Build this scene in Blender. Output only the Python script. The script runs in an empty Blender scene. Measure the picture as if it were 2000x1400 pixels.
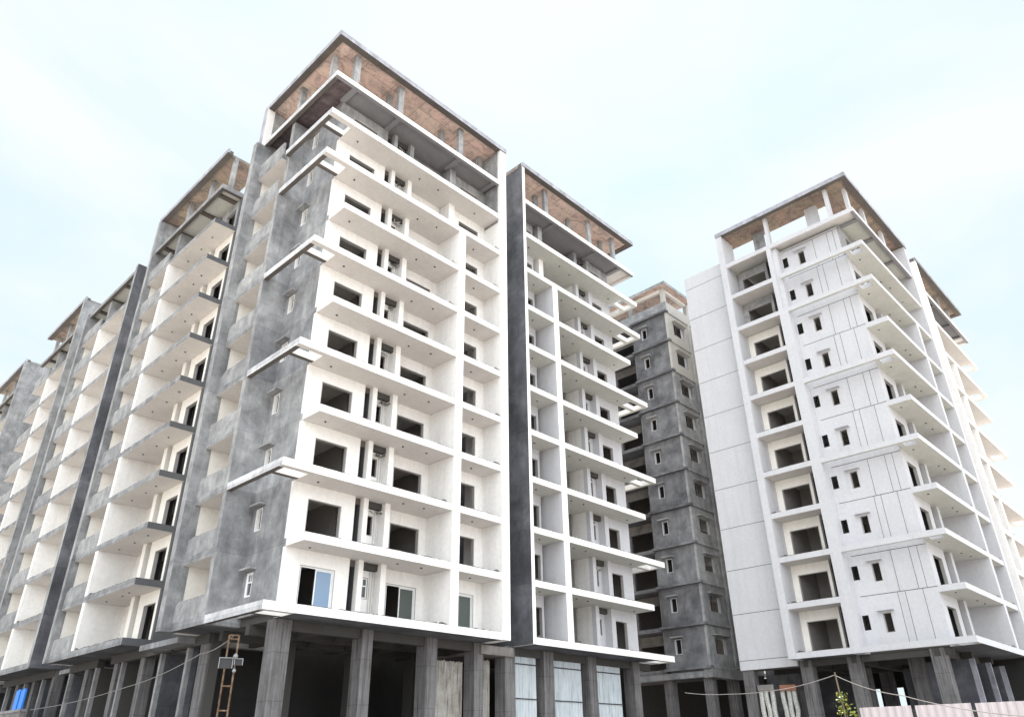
import bpy, math, random
from mathutils import Vector, Matrix
random.seed(7)
S = bpy.context.scene
COL = S.collection

# ------------------------------------------------------------------ materials
def nodes(name):
    m = bpy.data.materials.new(name); m.use_nodes = True
    nt = m.node_tree; nt.nodes.clear()
    out = nt.nodes.new('ShaderNodeOutputMaterial'); b = nt.nodes.new('ShaderNodeBsdfPrincipled')
    nt.links.new(b.outputs[0], out.inputs[0])
    return m, nt, b
def coords(nt, scale=(1, 1, 1)):
    g = nt.nodes.new('ShaderNodeNewGeometry'); mp = nt.nodes.new('ShaderNodeMapping')
    mp.inputs['Scale'].default_value = scale
    nt.links.new(g.outputs['Position'], mp.inputs['Vector'])
    return mp.outputs[0]
def noise(nt, vec, scale, detail=5, rough=.6, dist=0):
    n = nt.nodes.new('ShaderNodeTexNoise'); n.inputs['Scale'].default_value = scale
    n.inputs['Detail'].default_value = detail; n.inputs['Roughness'].default_value = rough
    n.inputs['Distortion'].default_value = dist
    nt.links.new(vec, n.inputs['Vector']); return n.outputs['Fac']
def ramp(nt, fac, stops):
    r = nt.nodes.new('ShaderNodeValToRGB'); e = r.color_ramp.elements
    while len(e) < len(stops): e.new(.5)
    for i, (p, c) in enumerate(stops):
        e[i].position = p; e[i].color = (*c, 1) if len(c) == 3 else c
    nt.links.new(fac, r.inputs[0]); return r.outputs[0]
def mix(nt, a, b, fac, mode='MIX'):
    m = nt.nodes.new('ShaderNodeMix'); m.data_type = 'RGBA'; m.blend_type = mode
    for s, v in ((0, fac), (6, a), (7, b)):
        if hasattr(v, 'links') or isinstance(v, bpy.types.NodeSocket): nt.links.new(v, m.inputs[s])
        else: m.inputs[s].default_value = v if s == 0 else (*v, 1)
    return m.outputs[2]
def bump(nt, b, h, strength=.3, dist=.02):
    n = nt.nodes.new('ShaderNodeBump'); n.inputs['Strength'].default_value = strength
    n.inputs['Distance'].default_value = dist
    nt.links.new(h, n.inputs['Height']); nt.links.new(n.outputs[0], b.inputs['Normal'])
M = {}
Z0_ = 7.242
def plaster(key, base, dirt, streak=.35, blot=.35, rough=.85, bs=.15):
    m, nt, b = nodes(key)
    v = coords(nt); vs = coords(nt, (1.6, 1.6, .12))
    blotch = ramp(nt, noise(nt, v, .55, 8, .68, .6), [(.42, (0, 0, 0)), (.72, (1, 1, 1))])
    fine = ramp(nt, noise(nt, v, 5, 6, .7), [(.3, (.88, .88, .88)), (.7, (1.04, 1.04, 1.04))])
    st = ramp(nt, noise(nt, vs, 1.3, 6, .7), [(.5, (0, 0, 0)), (.78, (1, 1, 1))])
    f1 = nt.nodes.new('ShaderNodeMath'); f1.operation = 'MULTIPLY'; nt.links.new(blotch, f1.inputs[0]); f1.inputs[1].default_value = blot
    f2 = nt.nodes.new('ShaderNodeMath'); f2.operation = 'MULTIPLY'; nt.links.new(st, f2.inputs[0]); f2.inputs[1].default_value = streak
    c = mix(nt, base, dirt, f1.outputs[0]); c = mix(nt, c, dirt, f2.outputs[0]); c = mix(nt, c, fine, .8, 'MULTIPLY')
    nt.links.new(c, b.inputs['Base Color']); b.inputs['Roughness'].default_value = rough
    bump(nt, b, noise(nt, v, 9, 6, .7), bs, .02); M[key] = m
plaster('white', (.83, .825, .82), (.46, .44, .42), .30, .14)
plaster('sunlit_cement', (.47, .455, .43), (.30, .29, .28), .3, .4)  # grey block's top storeys: sunlight put into the wall colour
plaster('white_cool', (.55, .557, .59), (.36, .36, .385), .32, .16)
plaster('cream', (.82, .80, .76), (.58, .54, .46), .2, .15)
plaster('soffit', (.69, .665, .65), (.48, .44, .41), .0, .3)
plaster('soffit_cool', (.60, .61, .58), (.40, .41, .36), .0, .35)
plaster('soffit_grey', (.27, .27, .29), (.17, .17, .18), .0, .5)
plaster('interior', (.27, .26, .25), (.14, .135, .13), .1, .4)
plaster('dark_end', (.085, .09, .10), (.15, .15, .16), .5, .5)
plaster('beam_dark', (.10, .09, .085), (.17, .15, .13), .2, .6)
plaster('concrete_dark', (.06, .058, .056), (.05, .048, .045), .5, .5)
plaster('jamb', (.42, .41, .41), (.25, .24, .23), .3, .3)
def cement(key, a, bcol, c2, scale=.45):
    m, nt, b = nodes(key)
    v = coords(nt); vs = coords(nt, (1.2, 1.2, .18))
    n1 = noise(nt, v, scale, 9, .62, .25); n2 = noise(nt, v, 3.1, 9, .75, .1); n3 = noise(nt, vs, 1.3, 7, .7, .2)
    col = ramp(nt, n1, [(.32, bcol), (.5, a), (.68, c2)])
    col = mix(nt, col, ramp(nt, n2, [(.3, (.72, .72, .74)), (.7, (1.15, 1.15, 1.13))]), .8, 'MULTIPLY')
    col = mix(nt, col, ramp(nt, n3, [(.35, (.66, .66, .68)), (.6, (1.08, 1.08, 1.08))]), .6, 'MULTIPLY')
    # day joints: every storey its own mix, a dark seam between, drips running down from it
    sp = nt.nodes.new('ShaderNodeSeparateXYZ'); g = nt.nodes.new('ShaderNodeNewGeometry'); nt.links.new(g.outputs['Position'], sp.inputs[0])
    def mth(op, a, bb):
        n = nt.nodes.new('ShaderNodeMath'); n.operation = op
        for i, q in enumerate((a, bb)):
            if isinstance(q, bpy.types.NodeSocket): nt.links.new(q, n.inputs[i])
            elif q is not None: n.inputs[i].default_value = q
        return n.outputs[0]
    wob = mth('MULTIPLY', n2, .05); q = mth('DIVIDE', mth('SUBTRACT', mth('ADD', sp.outputs[2], wob), Z0_ - .2), 3.0)
    fr = mth('FRACT', q, None); fl = mth('FLOOR', q, None)
    wn = nt.nodes.new('ShaderNodeTexWhiteNoise'); wn.noise_dimensions = '1D'; nt.links.new(fl, wn.inputs['W'])
    col = mix(nt, col, ramp(nt, wn.outputs['Value'], [(0, (.84, .84, .85)), (1, (1.12, 1.12, 1.11))]), 1.0, 'MULTIPLY')
    col = mix(nt, col, ramp(nt, fr, [(0, (.62, .61, .6)), (.012, (.95, .95, .95)), (.03, (1, 1, 1))]), .8, 'MULTIPLY')
    drip = noise(nt, coords(nt, (5, 5, .25)), 1.6, 5, .6)
    dmask = mth('MULTIPLY', ramp(nt, drip, [(.5, (0, 0, 0)), (.68, (1, 1, 1))]), ramp(nt, fr, [(.35, (0, 0, 0)), (.97, (1, 1, 1))]))
    col = mix(nt, col, (.12, .118, .115), mth('MULTIPLY', dmask, .45))
    nt.links.new(col, b.inputs['Base Color']); b.inputs['Roughness'].default_value = .88
    bump(nt, b, n2, .25, .03); M[key] = m
cement('cement', (.262, .268, .28), (.17, .173, .183), (.37, .377, .39), .9)
cement('cement_fine', (.31, .313, .32), (.21, .212, .22), (.41, .415, .425), 1.1)
cement('edge_pale', (.38, .385, .44), (.28, .285, .32), (.48, .485, .54), 1.2)
cement('beam_pale', (.60, .61, .64), (.45, .46, .48), (.70, .71, .73), 1.1)
cement('cement_grim', (.155, .158, .17), (.08, .082, .09), (.24, .245, .26), .7)
cement('plank_dark', (.10, .075, .085), (.055, .045, .05), (.17, .135, .14), 1.2)
cement('cement_dark', (.10, .104, .12), (.05, .053, .065), (.185, .19, .22), .4)
cement('cement_brown', (.24, .225, .215), (.14, .13, .125), (.33, .32, .31), .6)
# shuttered slab underside: plywood sheets, rust and limewash
def shutter(key, cols, warm, grime=.75):
    m, nt, b = nodes(key)
    v = coords(nt)
    br = nt.nodes.new('ShaderNodeTexBrick'); br.offset = .0; br.inputs['Scale'].default_value = 1
    br.inputs['Brick Width'].default_value = 2.3; br.inputs['Row Height'].default_value = 1.15
    br.inputs['Mortar Size'].default_value = .014; br.inputs['Color1'].default_value = (*cols[0], 1)
    br.inputs['Color2'].default_value = (*cols[1], 1); br.inputs['Mortar'].default_value = (.14, .12, .10, 1)
    br.inputs['Mortar Smooth'].default_value = .4
    nt.links.new(v, br.inputs['Vector'])
    n1 = noise(nt, v, .8, 9, .75, 1.4)
    c = mix(nt, br.outputs['Color'], ramp(nt, n1, [(.36, (.50, .50, .52)), (.5, (1.0, .97, .95)), (.64, warm)]), .95, 'MULTIPLY')
    n2 = noise(nt, v, 2.2, 10, .8, 2.5)
    c = mix(nt, c, ramp(nt, n2, [(.38, (.34, .30, .28)), (.47, (1, 1, 1))]), grime, 'MULTIPLY')
    nt.links.new(c, b.inputs['Base Color']); b.inputs['Roughness'].default_value = .9
    bump(nt, b, n2, .3, .03); M[key] = m
shutter('shutter_pink', [(.64, .49, .445), (.66, .555, .50)], (1.2, 1.1, 1.05), .5)
shutter('shutter_tan', [(.27, .235, .19), (.27, .205, .18)], (1.35, 1.2, 1.05))
# board-marked podium columns
def boards(key, a, bcol):
    m, nt, b = nodes(key)
    v = coords(nt, (1, 1, .05)); v1 = coords(nt)
    n = noise(nt, v, 9, 6, .7); n1 = noise(nt, v1, 1.1, 7, .7, .5)
    c = mix(nt, ramp(nt, n, [(.33, bcol), (.55, a), (.75, tuple(x * 1.35 for x in a))]), ramp(nt, n1, [(.3, (.7, .68, .66)), (.7, (1.2, 1.2, 1.22))]), .8, 'MULTIPLY')
    wv = nt.nodes.new('ShaderNodeTexWave'); wv.bands_direction = 'Z'; wv.inputs['Scale'].default_value = .17
    wv.inputs['Distortion'].default_value = .15
    wv.wave_profile = 'SAW'; nt.links.new(v1, wv.inputs['Vector'])
    c = mix(nt, c, ramp(nt, wv.outputs['Fac'], [(.0, (.45, .43, .42)), (.025, (1, 1, 1))]), .8, 'MULTIPLY')
    nt.links.new(c, b.inputs['Base Color']); b.inputs['Roughness'].default_value = .85
    bump(nt, b, n, .4, .02); M[key] = m
boards('board_concrete', (.15, .147, .152), (.06, .058, .06))
def flat(key, c, rough=.6, metal=0, var=.25, scale=3):
    m, nt, b = nodes(key)
    v = coords(nt)
    k = mix(nt, c, ramp(nt, noise(nt, v, scale, 6, .7), [(.3, (1 - var,) * 3), (.7, (1 + var * .3,) * 3)]), 1.0, 'MULTIPLY')
    nt.links.new(k, b.inputs['Base Color']); b.inputs['Roughness'].default_value = rough; b.inputs['Metallic'].default_value = metal
    M[key] = m
flat('pvc', (.62, .62, .62), .5)
flat('pipe_dark', (.10, .095, .09), .7)
flat('frame_white', (.80, .82, .84), .35, 0, .06)
flat('unlit_black', (.022, .021, .021), .95)  # back walls of the ground floor: unlit depth put into the colour
flat('hook', (.05, .05, .05), .8)
flat('groove', (.10, .10, .11), .9, 0, .1)
flat('blue', (.015, .22, .80), .45, 0, .2)
flat('rubble', (.11, .105, .10), .95, 0, .5, 12)
flat('bark', (.16, .13, .09), .9)
flat('lamp_shell', (.24, .25, .27), .4)
flat('cable', (.22, .21, .21), .7)
flat('rib_dark', (.03, .03, .035), .7)
flat('brick_red', (.30, .14, .09), .9, 0, .4, 14)
flat('lime_bag', (.55, .55, .52), .8, 0, .5, 10)
def rusty():
    m, nt, b = nodes('rust'); v = coords(nt)
    c = ramp(nt, noise(nt, v, 7, 7, .7), [(.35, (.05, .03, .02)), (.52, (.14, .085, .05)), (.7, (.23, .19, .14))])
    nt.links.new(c, b.inputs['Base Color']); b.inputs['Roughness'].default_value = .85; M['rust'] = m
rusty()
def sheet(key, c, dark, streaks, metal=.25, sc=(3.5, 3.5, .2)):
    m, nt, b = nodes(key); v = coords(nt, sc); v1 = coords(nt)
    k = ramp(nt, noise(nt, v, 3, 6, .7), [(.33, dark), (.5, c), (.75, c)])
    k = mix(nt, k, ramp(nt, noise(nt, v1, .6, 6, .7, .6), [(.35, streaks), (.62, (1, 1, 1))]), .8, 'MULTIPLY')
    nt.links.new(k, b.inputs['Base Color']); b.inputs['Roughness'].default_value = .5; b.inputs['Metallic'].default_value = metal; M[key] = m
sheet('sheet_pale', (.48, .52, .55), (.26, .30, .33), (.8, .84, .88), .1)
sheet('sheet_old', (.40, .385, .36), (.07, .066, .062), (.4, .36, .33), .1)
sheet('sheet_fence', (.50, .455, .48), (.40, .36, .385), (.9, .88, .88), .0)
def glass(key, c):
    m, nt, b = nodes(key)
    b.inputs['Base Color'].default_value = (*c, 1); b.inputs['Roughness'].default_value = .04
    b.inputs['Transmission Weight'].default_value = .45; b.inputs['IOR'].default_value = 1.5
    M[key] = m
glass('glass_blue', (.30, .45, .66)); glass('glass_green', (.13, .16, .155)); glass('glass_clear', (.35, .4, .42))
def leafm():
    m, nt, b = nodes('leaf'); v = coords(nt)
    c = ramp(nt, noise(nt, v, 6, 3, .6), [(.35, (.05, .09, .012)), (.5, (.17, .21, .02)), (.68, (.40, .37, .04))])
    nt.links.new(c, b.inputs['Base Color']); b.inputs['Roughness'].default_value = .5; M['leaf'] = m
leafm()
def groundm():
    m, nt, b = nodes('earth'); v = coords(nt)
    c = ramp(nt, noise(nt, v, .12, 9, .7, .5), [(.3, (.27, .245, .22)), (.55, (.37, .34, .31)), (.75, (.46, .43, .40))])
    c = mix(nt, c, ramp(nt, noise(nt, v, 4, 8, .75), [(.3, (.7, .7, .7)), (.7, (1.1, 1.1, 1.1))]), .8, 'MULTIPLY')
    nt.links.new(c, b.inputs['Base Color']); b.inputs['Roughness'].default_value = .95
    bump(nt, b, noise(nt, v, 3, 8, .7), .5, .1); M['earth'] = m
groundm()

# ------------------------------------------------------------------ mesh helpers
class Frame:
    """local (u along facade, v inwards, z up) -> world"""
    def __init__(s, ox, oy, u, v): s.o = Vector((ox, oy, 0)); s.u = Vector((*u, 0)); s.v = Vector((*v, 0)); s.flip = (u[0] * v[1] - u[1] * v[0]) < 0
    def p(s, u, v, z): return s.o + s.u * u + s.v * v + Vector((0, 0, z))
WORLD = Frame(0, 0, (1, 0), (0, 1))
QF = [(0, 3, 2, 1), (4, 5, 6, 7), (0, 1, 5, 4), (2, 3, 7, 6), (3, 0, 4, 7), (1, 2, 6, 5)]
FN = ['bot', 'top', 'front', 'back', 'u0', 'u1']
class MB:
    def __init__(s): s.v = []; s.f = []; s.m = []; s.mats = []
    def mi(s, m):
        if m not in s.mats: s.mats.append(m)
        return s.mats.index(m)
    def box(s, F, a0, a1, b0, b1, z0, z1, mat, **kw):
        if a1 < a0: a0, a1 = a1, a0
        if b1 < b0: b0, b1 = b1, b0
        n = len(s.v)
        for z in (z0, z1):
            for u, v in ((a0, b0), (a1, b0), (a1, b1), (a0, b1)): s.v.append(F.p(u, v, z))
        for nm, q in zip(FN, QF):
            q = tuple(n + i for i in q)
            s.f.append(q[::-1] if F.flip else q); s.m.append(s.mi(kw.get(nm, mat)))
        return s
    def prism(s, F, pts, w0, w1, mat, axis='v'):
        """polygon pts in (u,z) extruded over v (axis v) or in (v,z) over u, or (u,v) over z"""
        n = len(s.v); k = len(pts)
        for w in (w0, w1):
            for a, b in pts:
                s.v.append(F.p(a, w, b) if axis == 'v' else F.p(w, a, b) if axis == 'u' else F.p(a, b, w))
        m = s.mi(mat)
        s.f.append(tuple(range(n, n + k))); s.f.append(tuple(range(n + 2 * k - 1, n + k - 1, -1)))
        for i in range(k): j = (i + 1) % k; s.f.append((n + j, n + i, n + k + i, n + k + j))
        s.m += [m] * (k + 2)
        return s
    def tube(s, pts, r, mat, seg=6, r2=None):
        pts = [Vector(p) for p in pts]; n0 = len(s.v); m = s.mi(mat); N = len(pts)
        for i, p in enumerate(pts):
            d = (pts[min(i + 1, N - 1)] - pts[max(i - 1, 0)]).normalized()
            a = d.cross(Vector((0, 0, 1)))
            if a.length < .1: a = d.cross(Vector((1, 0, 0)))
            a.normalize(); b = d.cross(a); rr = r + ((r2 if r2 is not None else r) - r) * i / max(1, N - 1)
            for k in range(seg):
                t = 2 * math.pi * k / seg; s.v.append(p + (a * math.cos(t) + b * math.sin(t)) * rr)
        for i in range(N - 1):
            for k in range(seg):
                k2 = (k + 1) % seg; q = n0 + i * seg
                s.f.append((q + k, q + k2, q + seg + k2, q + seg + k)); s.m.append(m)
        s.f.append(tuple(n0 + k for k in range(seg))[::-1]); s.f.append(tuple(n0 + (N - 1) * seg + k for k in range(seg))); s.m += [m, m]
        return s
    def build(s, name, parent=None, fix=False, bevel=0):
        if not s.v: return None
        org = s.v[0].copy() if parent is None else None
        me = bpy.data.meshes.new(name)
        if org is not None:
            org.z = min(p.z for p in s.v); vs = [p - org for p in s.v]
        else: vs = [p - parent_loc(parent) for p in s.v]
        me.from_pydata([tuple(p) for p in vs], [], s.f)
        for k in s.mats: me.materials.append(M[k])
        me.polygons.foreach_set('material_index', s.m); me.update()
        if fix:
            import bmesh
            bm = bmesh.new(); bm.from_mesh(me); bmesh.ops.recalc_face_normals(bm, faces=bm.faces); bm.to_mesh(me); bm.free()
        o = bpy.data.objects.new(name, me); COL.objects.link(o)
        if parent is None: o.location = org
        else: o.parent = parent
        if bevel:
            b = o.modifiers.new('edge', 'BEVEL'); b.width = bevel; b.segments = 1; b.limit_method = 'ANGLE'
        return o
def parent_loc(o):
    p = Vector((0, 0, 0))
    while o: p = p + o.location; o = o.parent
    return p
def tag(o, label, cat, group=None, kind=None):
    if label: o['label'] = label
    if cat: o['category'] = cat
    if group: o['group'] = group
    if kind: o['kind'] = kind
    return o
def thing(name, loc, label, cat, group=None):
    o = bpy.data.objects.new(name, None); COL.objects.link(o); o.location = loc; o.empty_display_size = .5
    return tag(o, label, cat, group)

# ------------------------------------------------------------------ levels
Z0 = 7.242; H = 3.0; T = .36; ZR = 40.425
def z(k): return Z0 + H * k
GB = 'unfinished apartment blocks of the complex'

def side_mats(style):
    return dict(
        white=dict(fascia='white', soffit='soffit', wall='white', inner='white', end='white', beam='white', back='cream'),
        cool=dict(fascia='white_cool', soffit='soffit_cool', wall='white_cool', inner='white_cool', end='white_cool', beam='white_cool', back='white_cool'),
        mid=dict(fascia='white', soffit='soffit_cool', wall='white', inner='white_cool', end='white', beam='white', back='white'),
        grey=dict(fascia='cement', soffit='soffit', wall='cement', inner='cream', end='dark_end', beam='beam_pale', back='cream'),
    )[style]

def window(B, F, u0, u1, v, z0, z1, th=.2, mat='jamb', glazed=None, kind='window', shade=None, d=None):
    """reveal lining of an opening in a wall whose outer face is at v"""
    m = MB(); t = .035; e = .006; dd = d or th
    m.box(F, u0, u0 + t, v - e, v + dd, z0, z1, mat).box(F, u1 - t, u1, v - e, v + dd, z0, z1, mat)
    m.box(F, u0 + t, u1 - t, v - e, v + dd, z1 - t, z1, mat).box(F, u0 + t, u1 - t, v - e, v + dd, z0, z0 + t, mat)
    w = m.build(kind, B)
    if glazed:
        f = MB(); a0, a1, b0, b1 = u0 + t, u1 - t, z0 + t, z1 - t; q = .05; vf = v + .03
        def ring(x0, x1, y0, y1, va, vb):
            f.box(F, x0, x0 + q, va, vb, y0, y1, 'frame_white').box(F, x1 - q, x1, va, vb, y0, y1, 'frame_white')
            f.box(F, x0 + q, x1 - q, va, vb, y0, y0 + q, 'frame_white').box(F, x0 + q, x1 - q, va, vb, y1 - q, y1, 'frame_white')
        ring(a0, a1, b0, b1, vf, vf + .05)
        if glazed == 'cross':
            f.box(F, (a0 + a1) / 2 - .02, (a0 + a1) / 2 + .02, vf + .006, vf + .046, b0 + .62 * (b1 - b0), b1 - q, 'frame_white')
            f.box(F, a0 + q, a1 - q, vf + .005, vf + .045, b0 + .58 * (b1 - b0), b0 + .64 * (b1 - b0), 'frame_white')
            g = MB().box(F, a0 + q, a1 - q, vf + .06, vf + .068, b0 + q, b1 - q, 'glass_green')
        else:
            mid = (a0 + a1) / 2
            s0 = mid - .05 if glazed != 'full' else a0 + q
            ring(s0, a1 - q, b0 + q, b1 - q, vf + .055, vf + .095)
            g = MB().box(F, s0 + q, a1 - 2 * q, vf + .07, vf + .078, b0 + 2 * q, b1 - 2 * q, 'glass_blue' if glazed == 'blue' else 'glass_green')
        f.build('frame', w); g.build('pane', w)
    if shade:
        s = MB(); s.box(F, u0 - .22, u1 + .22, v - .34, v - .004, z1 + .10, z1 + .18, shade)
        s.build('sunshade', w)
    return w

def wall_run(B, F, k, segs, v, wm, jm='jamb', zt=None, zb=None, glazed={}, name='recessed_wall', back='interior', th=.2, shaft_extra=True):
    """segs: list of (type,u0,u1,...) at depth v on storey k"""
    zb = z(k) + .004 if zb is None else zb; zt = z(k + 1) - T - .003 if zt is None else zt
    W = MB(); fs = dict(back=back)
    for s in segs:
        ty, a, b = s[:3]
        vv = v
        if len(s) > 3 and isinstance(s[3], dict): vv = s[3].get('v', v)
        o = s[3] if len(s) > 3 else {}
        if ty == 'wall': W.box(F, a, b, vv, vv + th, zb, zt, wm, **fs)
        elif ty == 'win':
            lo = zb + o.get('sill', .02); hi = zb + o.get('head', 1.97)
            W.box(F, a, b, vv, vv + th, hi, zt, wm, **fs)
            if lo - zb > .05: W.box(F, a, b, vv, vv + th, zb, lo, wm, **fs)
            window(B, F, a, b, vv, lo if lo - zb > .05 else zb, hi, th, jm, glazed=glazed.get((k, round(a, 2))), shade=o.get('shade'), kind=o.get('kind', 'window'))
        elif ty == 'slot':
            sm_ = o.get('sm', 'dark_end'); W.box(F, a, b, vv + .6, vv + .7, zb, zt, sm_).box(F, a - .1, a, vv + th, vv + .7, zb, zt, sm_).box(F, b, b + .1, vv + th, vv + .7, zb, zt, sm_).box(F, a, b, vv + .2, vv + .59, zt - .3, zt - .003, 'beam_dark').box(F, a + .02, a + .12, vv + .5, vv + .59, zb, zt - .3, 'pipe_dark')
        elif ty == 'shaft':
            dv = .42
            W.box(F, a - .08, a, vv + th, vv + dv, zb, zt, wm).box(F, b, b + .08, vv + th, vv + dv, zb, zt, wm)
            wa, wb = o.get('w', (a + .3, a + .85)); lo, hi = zb + 1.0, zb + 2.0; vb = vv + dv
            W.box(F, a - .08, wa, vb, vb + .12, zb, zt, wm).box(F, wb, b + .08, vb, vb + .12, zb, zt, wm)
            W.box(F, wa, wb, vb, vb + .12, zb, lo, wm).box(F, wa, wb, vb, vb + .12, hi, zt, wm)
            W.box(F, a, b, vb - .25, vb - .005, zt - .32, zt - .003, 'concrete_dark')
            window(B, F, wa, wb, vb, lo, hi, .12, 'jamb', glazed='cross' if k == 0 and o.get('glz') else None, kind='toilet_window')
            # drain pipes and bracket tangle under the slab
            P = MB(); r = random.Random(k * 13 + int(a * 10))
            for q in range(2):
                uu = b - .1 - q * .15; P.tube([F.p(uu, vb - .06, zb), F.p(uu, vb - .06, zt - .35)], .03, 'pvc')
            if r.random() < .85:
                zc = zt - .42 - r.random() * .15
                for q in range(r.choice([3, 4, 6])):
                    u_ = b - .6 + r.random() * .45
                    P.tube([F.p(u_, vb - .05, zc + r.uniform(-.02, .1)), F.p(u_ + r.uniform(-.18, .18), vb - .2, zc - r.uniform(.0, .15)), F.p(u_ + r.uniform(-.25, .25), vb - .33, zc + r.uniform(-.12, .08))], .036, r.choice(['pipe_dark', 'jamb', 'pipe_dark']), 5)
            P.build('drain_pipes', B)
        elif ty == 'pil': W.box(F, a, b, vv - .12, vv + th, zb, zt, wm)
    return W.build(name, B)

def mortar_ridge(B, F, u0, u1, v, k, r):
    """dirty mortar left along a slab edge"""
    m = MB(); b0 = z(k) + .002; top = []; u = u1 - .06; heap = u1 - r.uniform(.2, .5) if r.random() < .7 else -9
    while u > u0 + .1:
        h = r.choice([.004, .015, .03, .04]) * r.uniform(.7, 1.4)
        if abs(u - heap) < .17: h = r.uniform(.07, .13)
        top.append((u, b0 + h)); u -= r.uniform(.08, .35) if abs(u - heap) > .3 else .09
    if len(top) < 2: return
    m.prism(F, [(top[-1][0] - .05, b0), (top[0][0] + .05, b0)] + top, v + .02, v + .02 + r.uniform(.07, .14), 'rubble')
    return m.build('mortar_debris', B, fix=True)

def slab_objs(B, F, name, boxes):
    m = MB()
    for b in boxes: m.box(F, *b[:6], b[6], **b[7])
    return m.build(name, B)

def hooks(B, F, k, pts):
    for u, v in pts:
        m = MB().tube([F.p(u, v, z(k) - T - .04), F.p(u, v, z(k) - T)], .055, 'hook', 8)
        m.build('ceiling_box', B)

def canopy(B, F, L, W, tip_open, cols, sof, fasc, rx=.2, depth=1.95, side=True, u0=None, u1=None, cmat='cement_fine', extra=None):
    """roof ring: strip along the front (and along the side) carried by columns standing on level 10"""
    a = -rx if u0 is None else u0; b = L if u1 is None else u1; zt, zb = ZR, ZR - .22
    m = MB()
    kw = dict(bot=sof, top='cement_brown')
    m.box(F, a + .42, b - .003, .30, depth, zb, zt - .01, 'cement_brown', **kw)
    m.box(F, a, b, -.15, .0, ZR - .36, zt, fasc, back='beam_dark', bot='beam_dark')
    m.box(F, a + .15, b - .004, .0, .30, zb - .12, zt - .012, 'beam_dark')
    if side:
        m.box(F, a + .42, depth, depth, W, zb, zt - .01, 'cement_brown', **kw)
        m.box(F, a, a + .15, .0, W, ZR - .36, zt, fasc, u1='beam_dark', bot='beam_dark')
        m.box(F, a + .15, a + .42, .30, W, zb - .12, zt - .012, 'beam_dark')
    m.build('roof_canopy', B)
    for (u, v) in cols:
        c = MB().box(F, u - .2, u + .2, v - .13, v + .13, z(10) + .003, zb - .003, cmat); c.build('roof_column', B)
    if extra: extra(zb)

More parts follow.
